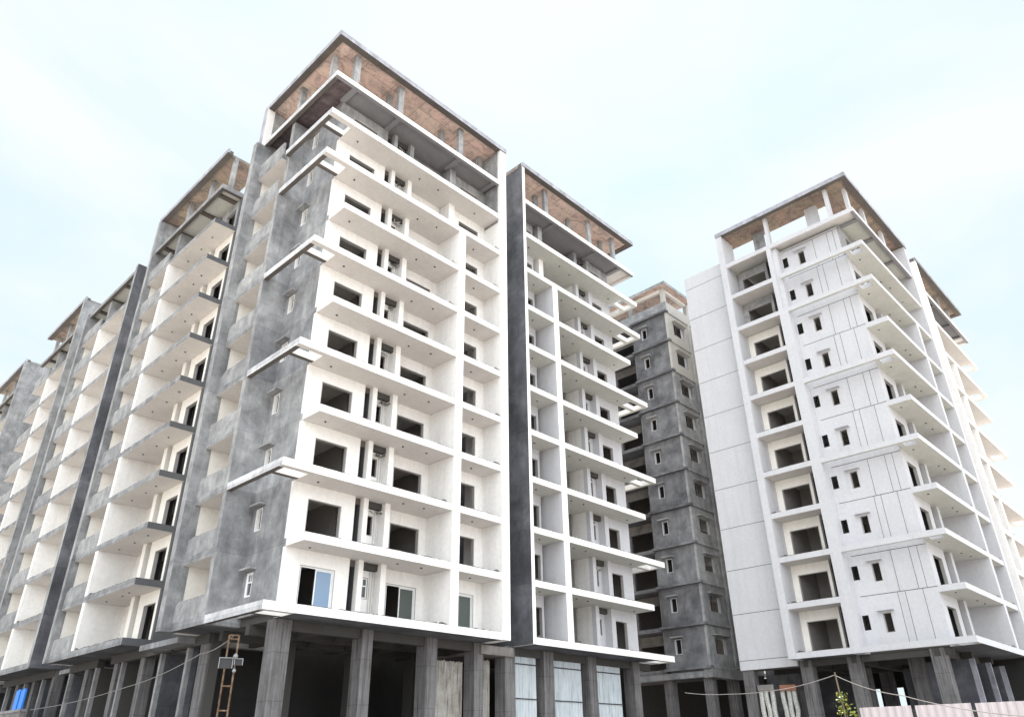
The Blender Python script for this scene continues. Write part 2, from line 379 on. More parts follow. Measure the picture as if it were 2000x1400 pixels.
def corner_block(B, F, L, W, st, spec):
    """block with a pergola corner at u=v=0, front facade along u, side facade along v.
    spec: c=(uc,vc) corner of the notch wall, front segs, dividers, fin, side (None or dict)"""
    m_ = side_mats(st['front']); sm = side_mats(st['side'])
    uc = spec['uc']; vc = 1.5; fin0 = L - spec['fw']; r = random.Random(spec['seed'])
    nd = spec['notch']                # depth of notch along v
    D = spec['depth']                 # building depth inwards from the front
    side = spec.get('side')
    wid = W if side else D
    for k in range(11):
        full = (k % 2 == 0) or k == 9
        zt = z(k); zb = zt - T
        kw = dict(bot='cement_dark' if k == 0 else m_['soffit'], top='cement_brown', u0=m_['end'], u1=m_['end'])
        bx = []
        if k == 10:
            tb = .14
            kc = dict(kw); kc['bot'] = 'soffit_grey' if st['front'] != 'cool' else 'soffit_cool'
            # thin coffered slab with downstand beams
            bx.append((uc, fin0 - .02, .25, D, zt - tb, zt - .004, 'cement_fine', kc))
            bx.append((.25, uc, .25, nd if not side else W - .02, zt - tb, zt - .004, 'cement_fine', dict(bot='plank_dark' if st['side'] == 'grey' else 'soffit', top='cement_brown')))
            bx.append((0, fin0 - .02, 0, .25, zb, zt, m_['fascia'], dict(bot='soffit_grey', back='soffit_grey', u0=sm['beam'])))
            bx.append((0, .25, .25, (W - .02) if side else nd + .3, zb, zt, sm['beam'], dict(bot='beam_dark' if st['side'] == 'grey' else 'soffit', u1='beam_dark' if st['side'] == 'grey' else 'soffit')))
            for u in spec['coffers']: bx.append((u, u + .3, .25, 1.6, zb + .02, zt - tb, 'soffit_grey', dict()))
            slab_objs(B, F, 'terrace_slab', bx); continue
        # main slab from notch wall line to the fin
        bx.append((uc, fin0, 0, 1.5, zb, zt, m_['fascia'], kw)); kq = dict(kw); kq['u0'] = 'concrete_dark'
        bx.append((uc + .2, fin0, 1.5, D, zb, zt, m_['fascia'], kq))
        if full:
            bw = .32
            bx.append((0, uc, 0, bw, zb, zt, m_['fascia'], dict(bot=m_['soffit'], back=m_['fascia'], u0=sm['beam'])))
            bx.append((.0, .26, bw, nd, zb, zt, sm['beam'], dict(bot='beam_dark' if st['side'] == 'grey' else 'soffit_cool', u1=sm['beam'])))
            bx.append((.26, uc, 1.08, 1.36, zb, zt, m_['fascia'], dict(bot='beam_dark' if st['side'] == 'grey' else 'soffit_cool')))
        bx.append((uc, uc + .2, 1.5, 1.7, zb, zt, sm['wall'], dict(bot=kw['bot'])))
        slab_objs(B, F, 'balcony_slab', bx)
        if k < 9: mortar_ridge(B, F, uc + .1, spec['div'][0] - .1, 0, k, r); mortar_ridge(B, F, spec['div'][1], fin0, 0, k, r)
        if k and spec.get('hooks', True):
            hooks(B, F, k, [(spec['div'][0] - 2.6 + r.uniform(-.3, .3), .7 + r.random() * .3), (spec['div'][0] - 1.3, .75), (spec['div'][1] + 1.3 + r.uniform(-.3, .3), .8), (uc + .9, .8 + r.random() * .2)])
    # floor fill behind the side facade
    for k in range(10):
        wm = m_['wall'] if k < 9 else 'cement_fine'
        if k < 9: wm = m_['inner']
        wall_run(B, F, k, spec['segs9'] if (k == 9 and 'segs9' in spec) else spec['segs'], vc, wm, glazed=spec.get('glazed', {}))
        # return walls between the different recess depths
        R = MB()
        for (u, t, v0, v1, mat) in spec.get('returns', []): R.box(F, u, u + t, v0, v1, z(k) + .004, z(k + 1) - T - .003, mat if k < 9 else 'cement_fine')
        R.build('return_wall', B)
    # dividers
    d0, d1 = spec['div']
    for k in range(8):
        MB().box(F, d0, d1, 0, spec['divd'], z(k) + .002, z(k + 1) - T - .002, m_['wall'], u0=m_['inner'], u1=m_['inner']).build('divider_wall', B)
    for k in (8, 9):
        MB().box(F, d0 + .05, d1, 1.2, 2.25, z(k) + .002, z(k + 1) - T - .002, m_['wall'] if k == 8 else 'cement_fine').build('divider_wall', B)
    # end fin
    fm = MB(); zf = z(9) - .6
    fo = spec.get('fin_out', m_['fascia'])
    fm.box(F, fin0, L, -.08, .18, Z0 - T, ZR - .36, m_['fascia'], u1=fo)
    fm.box(F, fin0, L, .18, spec['find'], Z0 - T, zf, m_['inner'], u1=fo)
    fm.box(F, fin0, L, .18, spec['find'], zf, ZR - .36, m_['inner'] if st['front'] == 'cool' else 'cement_fine', u1=fo)
    fm.build('end_fin', B)
    # notch walls (side)
    zt9 = z(10) - T
    ns = spec['notch_v1']                     # where the notch wall ends (return wall)
    th = .2
    wv = (spec['nw'] if 'nw' in spec else None)
    for k in range(10):
        zb, zt = z(k) + .004, z(k + 1) - .004 if (k + 1) % 2 or True else 0
        zt = z(k + 1) + .0
        m = MB(); z_a = z(k); z_b = z(k + 1)
        if k == 9: z_b = z(10) - T
        mat = sm['wall']
        ops = wv or []                        # openings: (v0,v1,sill,head,shade)
        vs = [vc + .2] + [q for o in ops for q in (o[0], o[1])] + [ns]
        for i in range(0, len(vs), 2): m.box(F, uc, uc + th, vs[i], vs[i + 1], z_a, z_b, mat, u1='interior')
        G = Frame(*(F.p(uc, 0, 0).to_2d()), (F.v.x, F.v.y), (F.u.x, F.u.y))
        for (a, b, lo, hi, sh, gz) in ops:
            m.box(F, uc, uc + th, a, b, z_a, z_a + lo, mat).box(F, uc, uc + th, a, b, z_a + hi, z_b, mat)
            window(B, G, a, b, 0, z_a + lo, z_a + hi, th, gz or 'white', glazed='cross' if (k == 0 and gz == 'white') else None, shade=sh)
        # return wall closing the notch, and its front pier
        m.box(F, .0 if k < 8 else .3, uc + th, ns, ns + .35, z_a if k else Z0 - T, z_b, mat, u0='cement_fine' if st['side'] == 'grey' else mat)
        m.build('notch_wall', B)
        if spec.get('grooves'): spec['grooves'](k)
    # side facade beyond the notch
    if side: side(k)
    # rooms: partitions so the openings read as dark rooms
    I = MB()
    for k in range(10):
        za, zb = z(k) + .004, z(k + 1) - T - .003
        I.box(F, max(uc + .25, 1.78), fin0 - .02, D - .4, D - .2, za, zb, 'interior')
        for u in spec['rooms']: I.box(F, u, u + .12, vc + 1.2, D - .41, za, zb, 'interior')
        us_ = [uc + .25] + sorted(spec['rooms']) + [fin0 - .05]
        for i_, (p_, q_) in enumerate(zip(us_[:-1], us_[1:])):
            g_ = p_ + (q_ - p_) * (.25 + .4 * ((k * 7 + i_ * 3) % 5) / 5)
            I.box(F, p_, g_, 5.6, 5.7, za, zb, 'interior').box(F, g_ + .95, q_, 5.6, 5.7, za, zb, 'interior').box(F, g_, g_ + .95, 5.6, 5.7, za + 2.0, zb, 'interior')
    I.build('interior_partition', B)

def podium_cols(B, F, cols, depth=.7, mat='board_concrete'):
    for (u0, u1, v0) in cols:
        MB().box(F, u0, u1, v0, v0 + depth, 0, Z0 - T - .003, mat).build('podium_column', B, bevel=.02)
def podium_beams(B, F, u0, u1, v0, v1, us, vs):
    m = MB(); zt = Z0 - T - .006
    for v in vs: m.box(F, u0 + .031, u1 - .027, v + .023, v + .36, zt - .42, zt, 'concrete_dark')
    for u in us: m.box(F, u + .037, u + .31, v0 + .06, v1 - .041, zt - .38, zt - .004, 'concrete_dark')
    m.build('podium_beams', B)

# ================================================================== BLOCK A (near corner)
FA = Frame(0, 0, (1, 0), (0, 1))
A = thing('apartment_building', (1.5, 1.5, 0), 'nearest and highest block, raw grey cement left wall, white balconies on its right face', 'apartment building', GB)
LA, WA = 14.01, 8.68
A_segs = [('wall', 1.5, 2.33), ('win', 2.33, 4.15), ('wall', 4.15, 4.9), ('slot', 4.9, 5.33), ('pil', 5.33, 5.6), ('shaft', 5.6, 6.62, dict(w=(5.72, 6.3), glz=1)), ('pil', 6.62, 6.93),
          ('wall', 6.93, 7.5, dict(v=2.1)), ('win', 7.5, 9.4, dict(v=2.1)), ('wall', 9.4, 9.87, dict(v=2.1)),
          ('wall', 10.4, 11.05), ('win', 11.05, 12.82), ('wall', 12.82, 13.44)]
def parapet(B, F, u0, u1, k, mat, r, v0=0, h=.93, broken=True):
    zt = z(k) + .003
    a = r.uniform(.05, .5) if broken else 0; b = r.uniform(.0, .25)
    pts = [(u0, zt), (u1, zt), (u1, zt + h - (r.uniform(.0, .35) if broken else 0)), (u1 - a, zt + h - b * .4), (u1 - a - .06, zt + h), (u0, zt + h)]
    MB().prism(F, pts, v0, v0 + .12, mat).build('parapet', B, fix=True)
def A_side(_):
    r = random.Random(3)
    v0, v1 = 5.3, 8.2
    for k in range(11):
        zt, zb = z(k), z(k) - T
        G = FA
        if k < 10:
            MB().box(G, 0, 1.7, v0 if k else 4.95 + .35, v1 + .0, zb, zt, 'cement', bot='cement_dark' if k == 0 else 'soffit', top='cement_brown').build('balcony_slab', A)
            rr = r
            F2 = Frame(0, 0, (0, 1), (1, 0))
            parapet(A, F2, v0 + .01, v1 - .01, k, 'cement_fine', r, broken=(k not in (3, 5)))
            MB().box(G, 1.6, 1.8, v0, v1, z(k) + .003, z(k + 1) - T - .003, 'cream' if k < 9 else 'cement_fine').build('recessed_wall', A)
    f = MB(); zs = z(10) - T
    f.box(FA, -.5, .3, v1, WA, Z0 - T, zs, 'cement', u0='cement_fine').box(FA, -.22, .3, v1, WA, zs, ZR - .36, 'white', u0='edge_pale')
    f.box(FA, .3, 3.0, v1 + .01, WA, Z0 - T, z(9) - T, 'cream').box(FA, .3, 2.6, v1 + .01, WA, z(9) - T, ZR - .36, 'cement_fine')
    f.build('side_fin', A)
corner_block(A, FA, LA, WA, dict(front='white', side='grey'), dict(
    uc=1.5, fw=.57, notch=4.95, depth=WA - .3, seed=11, segs=A_segs, div=(9.87, 10.4), divd=2.1, find=3.0,
    returns=[(6.80, .13, 1.7, 2.1, 'white')], coffers=[1.3, 4.6, 9.65, 12.95], notch_v1=4.95,
    nw=[(4.05, 4.6, .85, 1.92, 'cement_fine', 'white')], rooms=[4.6, 6.95, 10.1], side=A_side,
    glazed={(0, 2.33): 'blue', (0, 7.5): 'green', (0, 11.05): 'full'}))
def A_ring(zb):
    pass
canopy(A, FA, LA, WA, True, [(.6, 1.6), (.62, 5.2), (1.6, .62), (5.0, .62), (10.2, .62), (4.9, 1.7), (9.4, 1.7), (13.0, 1.65)], 'shutter_pink', 'edge_pale', depth=4.2)
podium_cols(A, FA, [(1.55, 2.3, 1.5), (5.95, 6.55, 1.5), (9.75, 10.45, 1.5), (12.95, 13.6, 1.5)], .8)
podium_cols(A, FA, [(1.6, 2.1, 7.2), (4.6, 5.3, 6.0), (8.7, 9.4, 6.0), (12.6, 13.3, 6.0)], .8, 'concrete_dark')
podium_beams(A, FA, 1.55, 13.9, 1.6, 8.2, [3.9, 5.95, 8.2, 10.0, 12.95], [1.65, 3.8, 6.2])

# ================================================================== BLOCK B (mirror, across the gap)
XB1 = 29.33
FB = Frame(XB1, 0, (-1, 0), (0, 1))
Bb = thing('apartment_building', (16, 1.5, 0), 'middle white balcony block with tall dark grey side wall, right of the nearest block', 'apartment building', GB)
LB = XB1 - 15.72
B_segs = [('wall', 1.75, 2.85), ('win', 2.85, 4.2), ('pil', 4.2, 4.62), ('shaft', 4.62, 5.85, dict(w=(4.95, 5.45))), ('pil', 5.85, 6.2),
          ('wall', 6.2, 6.9, dict(v=2.9)), ('win', 6.9, 8.6, dict(v=2.9)), ('wall', 8.6, 10.1, dict(v=2.9)),
          ('slot', 10.66, 10.88), ('wall', 10.88, 11.05), ('win', 11.05, 12.7), ('wall', 12.7, 13.35)]
corner_block(Bb, FB, LB, 0, dict(front='mid', side='mid'), dict(
    uc=1.75, fw=.27, notch=5.0, depth=9.0, seed=5, segs=B_segs, div=(10.1, 10.62), divd=2.9, find=3.0, fin_out='cement_dark',
    returns=[(6.07, .13, 1.7, 2.9, 'white')], coffers=[1.5, 4.6, 9.6], notch_v1=5.0, nw=[], rooms=[6.4, 10.3]))
MB().box(FB, LB - .27, LB, 3.0, 9.0, Z0 - T, ZR - .4, 'cement_dark').build('side_wall', Bb)
canopy(Bb, FB, LB, 5.2, True, [(10.3, .65), (5.0, .68), (1.75, .72), (10.3, 1.65), (6.3, 1.7), (2.1, 1.7), (.7, 4.8)], 'shutter_pink', 'edge_pale', depth=4.2)
podium_cols(Bb, WORLD, [(15.2, 15.98, 1.5), (18.3, 19.14, 1.5), (22.25, 23.05, 1.5), (26.75, 27.48, 1.5)], .8)
podium_beams(Bb, WORLD, 15.75, 29.0, 1.6, 8.8, [16.5, 18.6, 22.4, 26.9], [1.66, 4.2, 6.6])

# ================================================================== BLOCK D (right, facing the yard)
XD, YD = 33.8, -16.56
FD = Frame(XD, YD, (1, 0), (0, 1))
Dd = thing('apartment_building', (XD + 1, YD + 1.5, 0), 'white painted tower with thin black joint lines and small paired dark windows', 'apartment building', GB)
LD, WD = 12.93, 10.9
D_segs = [('wall', 1.0, 1.75), ('win', 1.75, 3.5), ('wall', 3.5, 4.3), ('slot', 4.3, 5.2), ('pil', 5.2, 5.7), ('wall', 5.7, 6.2, dict(v=2.1)), ('win', 6.2, 8.0, dict(v=2.1)), ('wall', 8.0, 8.75, dict(v=2.1)),
          ('wall', 9.3, 9.7), ('win', 9.7, 11.4), ('wall', 11.4, 12.4)]
def D_groove(k):
    G = MB(); w = .014; x = 1.0; e = .005
    za, zb = z(k) + .06, z(k + 1) - .06
    def vl(v, a, b): G.box(FD, x - e, x, v - w, v + w, a, b, 'groove')
    vv = [3.79, 3.35, 2.34] if k % 2 == 0 else [3.63, 2.53, 2.06]
    top = z(k + 1) - .03
    if k % 2 == 1 or k == 9:
        top = z(k + 1) - T - .14
    for v in vv: vl(v, z(k) + (.06 if k % 2 == 0 else .0), top)
    if k % 2 == 0 and k < 9: G.box(FD, x - e - .001, x, 1.5, 6.05, z(k + 1) - .05, z(k + 1) - .01, 'groove')
    else: G.box(FD, x - e - .001, x, 1.5, 6.05, z(k + 1) - T - .18, z(k + 1) - T - .14, 'groove')
    G.build('joint_lines', Dd)
def D_side(_):
    r = random.Random(9)
    a, b = 6.26, 6.96
    for k in range(11):
        if k < 10:
            unfinished = k >= 8
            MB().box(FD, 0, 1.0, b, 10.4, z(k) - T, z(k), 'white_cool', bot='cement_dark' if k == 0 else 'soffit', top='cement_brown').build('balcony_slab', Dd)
            F2 = Frame(XD, YD, (0, 1), (1, 0))
            m = 'cream' if not unfinished else 'cement_fine'
            wall_run(Dd, F2, k, [('wall', 6.96, 7.1), ('slot', 7.1, 7.7, dict(sm='concrete_dark')), ('pil', 7.7, 7.86), ('wall', 7.86, 7.93), ('win', 7.93, 9.98, dict(head=1.97)), ('wall', 9.98, 10.4)], 1.5, m)
            MB().box(FD, 1.0, 1.2, b, 10.4, z(k) - T, z(k), 'white_cool', bot='cement_dark' if k == 0 else 'soffit', top='cement_brown').build('balcony_floor', Dd)
            # pier between notch and balcony
            MB().box(FD, 0, 1.0, a + .35, b, z(k) - (T if k == 0 else 0), z(k + 1) - (T if k == 9 else 0), 'white_cool').build('pier', Dd)
            mortar_ridge(Dd, F2, b, 10.4, 0, k, r)
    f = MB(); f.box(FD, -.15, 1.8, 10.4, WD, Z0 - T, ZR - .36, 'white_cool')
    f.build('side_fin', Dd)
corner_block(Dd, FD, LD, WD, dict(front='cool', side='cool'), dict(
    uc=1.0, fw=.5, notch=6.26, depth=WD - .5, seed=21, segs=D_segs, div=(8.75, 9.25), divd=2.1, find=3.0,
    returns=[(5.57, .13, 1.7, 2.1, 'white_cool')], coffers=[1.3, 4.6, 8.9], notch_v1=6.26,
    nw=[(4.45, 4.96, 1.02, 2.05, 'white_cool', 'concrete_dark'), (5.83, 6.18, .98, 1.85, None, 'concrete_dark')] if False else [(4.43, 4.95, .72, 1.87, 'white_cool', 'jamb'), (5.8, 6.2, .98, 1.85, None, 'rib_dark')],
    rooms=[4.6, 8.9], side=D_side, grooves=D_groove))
def D_ex(zb):
    MB().box(FD, 1.75, 2.1, 3.0, 3.95, z(10), zb - .003, 'white_cool').build('roof_column', Dd)
    MB().box(FD, 1.75, 2.0, 7.6, 8.5, z(10), zb - .003, 'cement_fine').build('roof_column', Dd)
canopy(Dd, FD, LD, WD, True, [(.6, 6.75), (.62, 1.75), (1.6, .62), (5.0, .62), (9.0, .62)], 'shutter_tan', 'edge_pale', cmat='white_cool', extra=D_ex, depth=2.5)
# tall blank stair wall beyond the fin
m = MB(); m.box(FD, 1.0, 1.25, WD, 14.95, Z0 - T - .3, z(10) + 1.1, 'white_cool').box(FD, 1.25, 8, 14.7, 14.95, Z0 - T, z(10) + 1.1, 'cement_fine').box(FD, 1.25, 11.4, WD + .01, 14.69, Z0 - T, Z0, 'concrete_dark'); m.build('stair_wall', Dd)
G = MB()
for k in range(11): G.box(FD, .994, 1.0, WD + .01, 14.93, z(k) - .09, z(k) - .055, 'groove')
G.build('joint_lines', Dd)
podium_cols(Dd, FD, [(1.1, 1.7, 10.0), (1.1, 1.7, 6.95), (1.1, 1.8, 2.1), (1.1, 1.7, 14.1), (3.6, 4.3, 4.2), (5.0, 5.6, 8.0), (5.2, 5.9, 12.2), (8.5, 9.2, 3.8), (9, 9.6, 8)], .8)
podium_beams(Dd, FD, 1.05, 12.5, 1.6, 14.5, [1.2, 4.8, 8.9], [2.3, 7.1, 10.2])
for u in (4.2, 7.6, 10.7, 13.6):
    MB().box(FD, u, u + .12, 1.45, 1.75, 0, Z0 - T - .42, "edge_pale").box(FD, u + .003, u + .117, 1.75, 5.0, 0, Z0 - T - .43, 'cement_dark').build('podium_cross_wall', Dd)
MB().box(FD, 7.5, 7.7, 5.1, 6.7, 0, Z0 - T - .43, 'cement_dark').box(FD, 9.0, 9.2, 9.5, 13.5, 0, Z0 - T - .43, 'cement_dark').box(FD, 8.8, 9.0, -.5 + 6.8, 7.0 + 1.0, 0, 4.2, 'concrete_dark').build('podium_cross_wall', Dd)

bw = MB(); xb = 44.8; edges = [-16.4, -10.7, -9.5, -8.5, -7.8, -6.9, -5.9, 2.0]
for a_, b_ in zip(edges[::2], edges[1::2]): bw.box(WORLD, xb, xb + .2, a_, b_, 0, Z0 - T - .02, 'unlit_black')
for a_, b_ in zip(edges[1:-1:2], edges[2::2]): bw.box(WORLD, xb, xb + .2, a_, b_, 5.6, Z0 - T - .02, 'unlit_black')
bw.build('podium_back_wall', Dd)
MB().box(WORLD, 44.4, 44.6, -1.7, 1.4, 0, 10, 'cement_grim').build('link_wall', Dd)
# ================================================================== BLOCK E (far right)
XE1 = 62.06
FE = Frame(XE1, YD, (-1, 0), (0, 1))
Ee = thing('apartment_building', (50, YD + 1.5, 0), 'rightmost block, seen edge on just behind the white tower with black joint lines', 'apartment building', GB)
LE = XE1 - 49.1
E_segs = [('wall', 1.75, 2.85), ('win', 2.85, 4.2), ('pil', 4.2, 4.62), ('wall', 4.62, 6.2), ('wall', 6.2, 6.9, dict(v=2.1)), ('win', 6.9, 8.6, dict(v=2.1)), ('wall', 8.6, 9.6, dict(v=2.1)),
          ('wall', 10.1, 10.7), ('win', 10.7, 12.2), ('wall', 12.2, 12.7)]
corner_block(Ee, FE, LE, 0, dict(front='white', side='white'), dict(
    uc=1.75, fw=.27, notch=5.0, depth=9.0, seed=15, segs=E_segs, div=(9.6, 10.05), divd=2.1, find=3.0, fin_out='white', hooks=False,
    returns=[], coffers=[1.5, 4.6, 9.4], notch_v1=5.0, nw=[], rooms=[6.4, 9.7]))
MB().box(FE, LE - .27, LE, 3.0, 9.0, Z0 - T, ZR - .4, 'white').build('side_wall', Ee)
canopy(Ee, FE, LE, 5.2, True, [(9.8, .65), (5.0, .68), (1.75, .72), (.7, 4.8)], 'shutter_tan', 'cement_fine')
podium_cols(Ee, FE, [(1.9, 2.5, 1.5), (6, 6.6, 1.5), (9.6, 10.2, 1.5), (12.0, 12.6, 1.5)], .8)

# ================================================================== LEFT ROW (blocks seen along x = 0)
def row_block(label, y0, L, near_open, far_open, div, segs, bays, rooms, parap, roof, seed, cols=(), door9=None, returns=(), near_dark=True):
    F = Frame(0, y0, (0, 1), (1, 0)); r = random.Random(seed)
    B = thing('apartment_building', (1.5, y0 + 1, 0), label, 'apartment building', GB)
    fw = .45; a0 = 0 if near_open else fw; a1 = L if far_open else L - fw; D = 9.0
    for k in range(11):
        zt, zb = z(k), z(k) - T
        if k == 10:
            b = [(a0 + .01, a1 - .01, .25, D, zt - .14, zt - .004, 'cement_fine', dict(bot='soffit_cool', u0='cement')),
                 (a0, a1, 0, .25, zb, zt, 'cement', dict(bot='beam_dark', back='soffit_grey', u0='cement'))]
            for u in bays: b.append((u, u + .3, .25, 1.6, zb + .02, zt - .14, 'beam_dark', {}))
            if near_open: b.append((a0, a0 + .3, .25, 1.6, zb, zt, 'cement', dict(bot='beam_dark')))
            slab_objs(B, F, 'terrace_slab', b); continue
        MB().box(F, a0, a1, 0, D, zb, zt, 'cement', bot='cement_dark' if k == 0 else 'soffit', top='cement_brown', u0='dark_end' if near_open else 'cement', u1='cement').build('balcony_slab', B)
        wall_run(B, F, k, segs, 1.5, 'cream' if k < 9 else 'cement_fine')
        R = MB()
        for (u, t, v0, v1, mat) in returns: R.box(F, u, u + t, v0, v1, z(k) + .004, z(k + 1) - T - .003, mat if k < 9 else 'cement_fine')
        R.build('return_wall', B)
        MB().box(F, div[0], div[1], 0 if k < 9 else .3, div[2], z(k) + .002, z(k + 1) - T - .002, 'white' if k < 9 else 'cement_fine', front='white' if k < 9 else 'cement').build('divider_wall', B)
        parapet(B, F, parap[0], parap[1], k, 'cement_fine', r)
        if k and near_open: hooks(B, F, k, [(1.5 + r.random(), .7), (3.6, .8), (5.5 + r.random() * .5, .8)])
        if r.random() < .8: mortar_ridge(B, F, a0 + .2, div[0], 0, k, r)
    w = MB()
    if near_open: w.box(F, .03, .25, 1.5, D, Z0 - T, z(10) - T, 'dark_end', u1='interior')
    else:
        ztop = ZR - .36 if roof[0] == 'ring' else z(10) + .05
        w.box(F, 0, fw, -.18, 5.5, Z0 - T, ztop, 'cement', front='cement_fine', u0='cement_dark' if near_dark is True else near_dark)
    w.build('side_wall', B)
    if not far_open:
        zq = ZR - .36 if roof[0] == 'ring' and roof[1] else z(10) + .05
        MB().box(F, L - fw, L, -.18, .3, Z0 - T, zq, 'cement', front='cement_fine').box(F, L - fw + .01, L, .3, 5.0, Z0 - T, z(9) - T, 'cream').box(F, L - fw + .01, L, .3, 3.0, z(9) - T, zq, 'cement').build('far_fin', B)
    I = MB()
    for k in range(10):
        za, zb = z(k) + .004, z(k + 1) - T - .003
        I.box(F, a0 + .3, a1 - .02, 5.6, 5.7, za, zb, 'interior')
        for u in rooms: I.box(F, u, u + .12, 2.9, 5.59, za, zb, 'interior')
        if far_open: I.box(F, a1 - .25, a1 - .05, 1.7, 5.59, za, zb, 'cement_fine')
    I.build('interior_partition', B)
    if roof[0] == 'ring': canopy(B, F, L, 0, True, cols, 'shutter_tan', 'edge_pale', side=False, u0=0.0 if not near_open else -.05, u1=L + (0 if not far_open else .1), depth=2.6)
    return B, F
A2, F2 = row_block('block directly left of the nearest one, grey balconies with dark slab ends', 13.92, 11.41, True, False, (6.98, 7.4, 2.3),
    [('wall', .25, .5), ('win', .5, 2.05), ('wall', 2.05, 2.85), ('slot', 2.85, 3.3), ('pil', 3.3, 3.8), ('wall', 3.8, 4.4, dict(v=2.3)), ('win', 4.4, 6.3, dict(v=2.3)), ('wall', 6.3, 6.98, dict(v=2.3)), ('wall', 7.4, 8.2), ('win', 8.2, 9.4), ('wall', 9.4, 10.96)],
    [0.9, 3.6, 7.1, 9.8], [3.2, 7.1], (7.42, 10.95), ('ring', True), 31, [(.4, .7), (3.8, .7), (7.5, .7), (3.6, 1.9), (7.4, 1.9)], returns=[(3.8, .12, 1.7, 2.3, 'white')])
A3, F3 = row_block('lower block in the left row without roof canopy, dark stained side wall', 27.78, 11.3, False, False, (6.45, 6.85, 1.5),
    [('wall', .45, 1.1), ('win', 1.1, 2.9), ('wall', 2.9, 6.45), ('wall', 6.85, 10.85)],
    [.5, 3.4, 6.5, 9.2], [3.4, 6.6], (6.87, 10.84), ('flat', False), 37, near_dark=True)
A4, F4 = row_block('second block from the left edge, roof canopy overhanging freely at its far end', 41.42, 10.6, False, True, (5.7, 6.1, 1.5),
    [('wall', .45, 1.1), ('win', 1.1, 2.9), ('wall', 2.9, 5.7), ('wall', 6.1, 10.3)],
    [.5, 3.2, 5.8, 8.6], [3.2, 5.9], (6.12, 10.3), ('ring', False), 41, [(2.5, .7), (6.2, .7), (9.8, .7)], near_dark='cement')
A5, F5 = row_block('farthest block at the left edge, broad plain grey wall under rusty brown canopy', 58.9, 11.3, False, True, (5.7, 6.1, 1.5),
    [('wall', .45, 1.1), ('win', 1.1, 2.9), ('wall', 2.9, 5.7), ('wall', 6.1, 11.0)],
    [.5, 3.2, 5.8, 8.6], [3.2, 5.9], (6.12, 11.0), ('ring', False), 43, [(2.5, .7), (6.2, .7), (9.8, .7)], near_dark='cement')
# podium piers of the left row
FL = Frame(0, 0, (0, 1), (1, 0))
podium_cols(A, FL, [(7.3, 8.1, 1.5)], .6)
for P, ys in ((A2, [14.4, 17.9, 22.3]), (A3, [28.0, 31.8, 35.3]), (A4, [41.6, 45.5, 49.5]), (A5, [59.3, 63.5, 67.5])):
    podium_cols(P, FL, [(y, y + .5, 1.5) for y in ys], .6)
def cross(P, y, x1=6.0, mat='cement_dark', top=Z0 - T - .45):
    MB().box(WORLD, 1.5, 1.72, y, y + .22, 0, top, 'cement_fine').box(WORLD, 1.72, x1, y + .003, y + .217, 0, top, mat).build('podium_cross_wall', P)
cross(A, 9.3, 4.2); cross(A2, 12.3, 3.6); cross(A2, 17.2, 4.0, 'concrete_dark'); cross(A2, 21.0, 5, 'concrete_dark'); cross(A2, 25.2, 5, 'cement_dark'); cross(A3, 30.2, 5); cross(A3, 33.8, 5); cross(A3, 37.6, 5); cross(A4, 43.4, 5)
for P, y0, y1 in ((A, 7.24, 10.9), (A2, 11.2, 18.87), (A2, 20.87, 25.33), (A3, 28.04, 38.8), (A4, 41.53, 52)):
    MB().box(WORLD, 1.45, 1.85, y0, y1, Z0 - T - .45, Z0 - T - .01, 'concrete_dark').build('podium_beams', P)
podium_beams(A, WORLD, 1.9, 8, 8.7, 12, [2.5], [9.2])
# stub slabs in the gaps at podium level
MB().box(WORLD, .6, 6, WA + .0, 13.0, Z0 - .72, Z0 - T - .1, 'cement').build('link_slab', A)
MB().box(WORLD, 1.6, 8, 25.4, 27.7, Z0 - .7, Z0 - T - .1, 'cement').build('link_slab', A2)
MB().box(WORLD, 13.3, 15.7, 1.35, 6, Z0 - .9, Z0 - T - .1, 'cement_brown').build('link_slab', A)

# podium back walls keep the ground floor dark, its lack of light painted near-black
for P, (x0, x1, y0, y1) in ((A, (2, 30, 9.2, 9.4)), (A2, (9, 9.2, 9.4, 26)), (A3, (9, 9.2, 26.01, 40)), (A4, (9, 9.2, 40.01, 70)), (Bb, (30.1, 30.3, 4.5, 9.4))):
    MB().box(WORLD, x0, x1, y0, y1, 0, Z0 - T - .01, 'unlit_black').build('podium_back_wall', P)

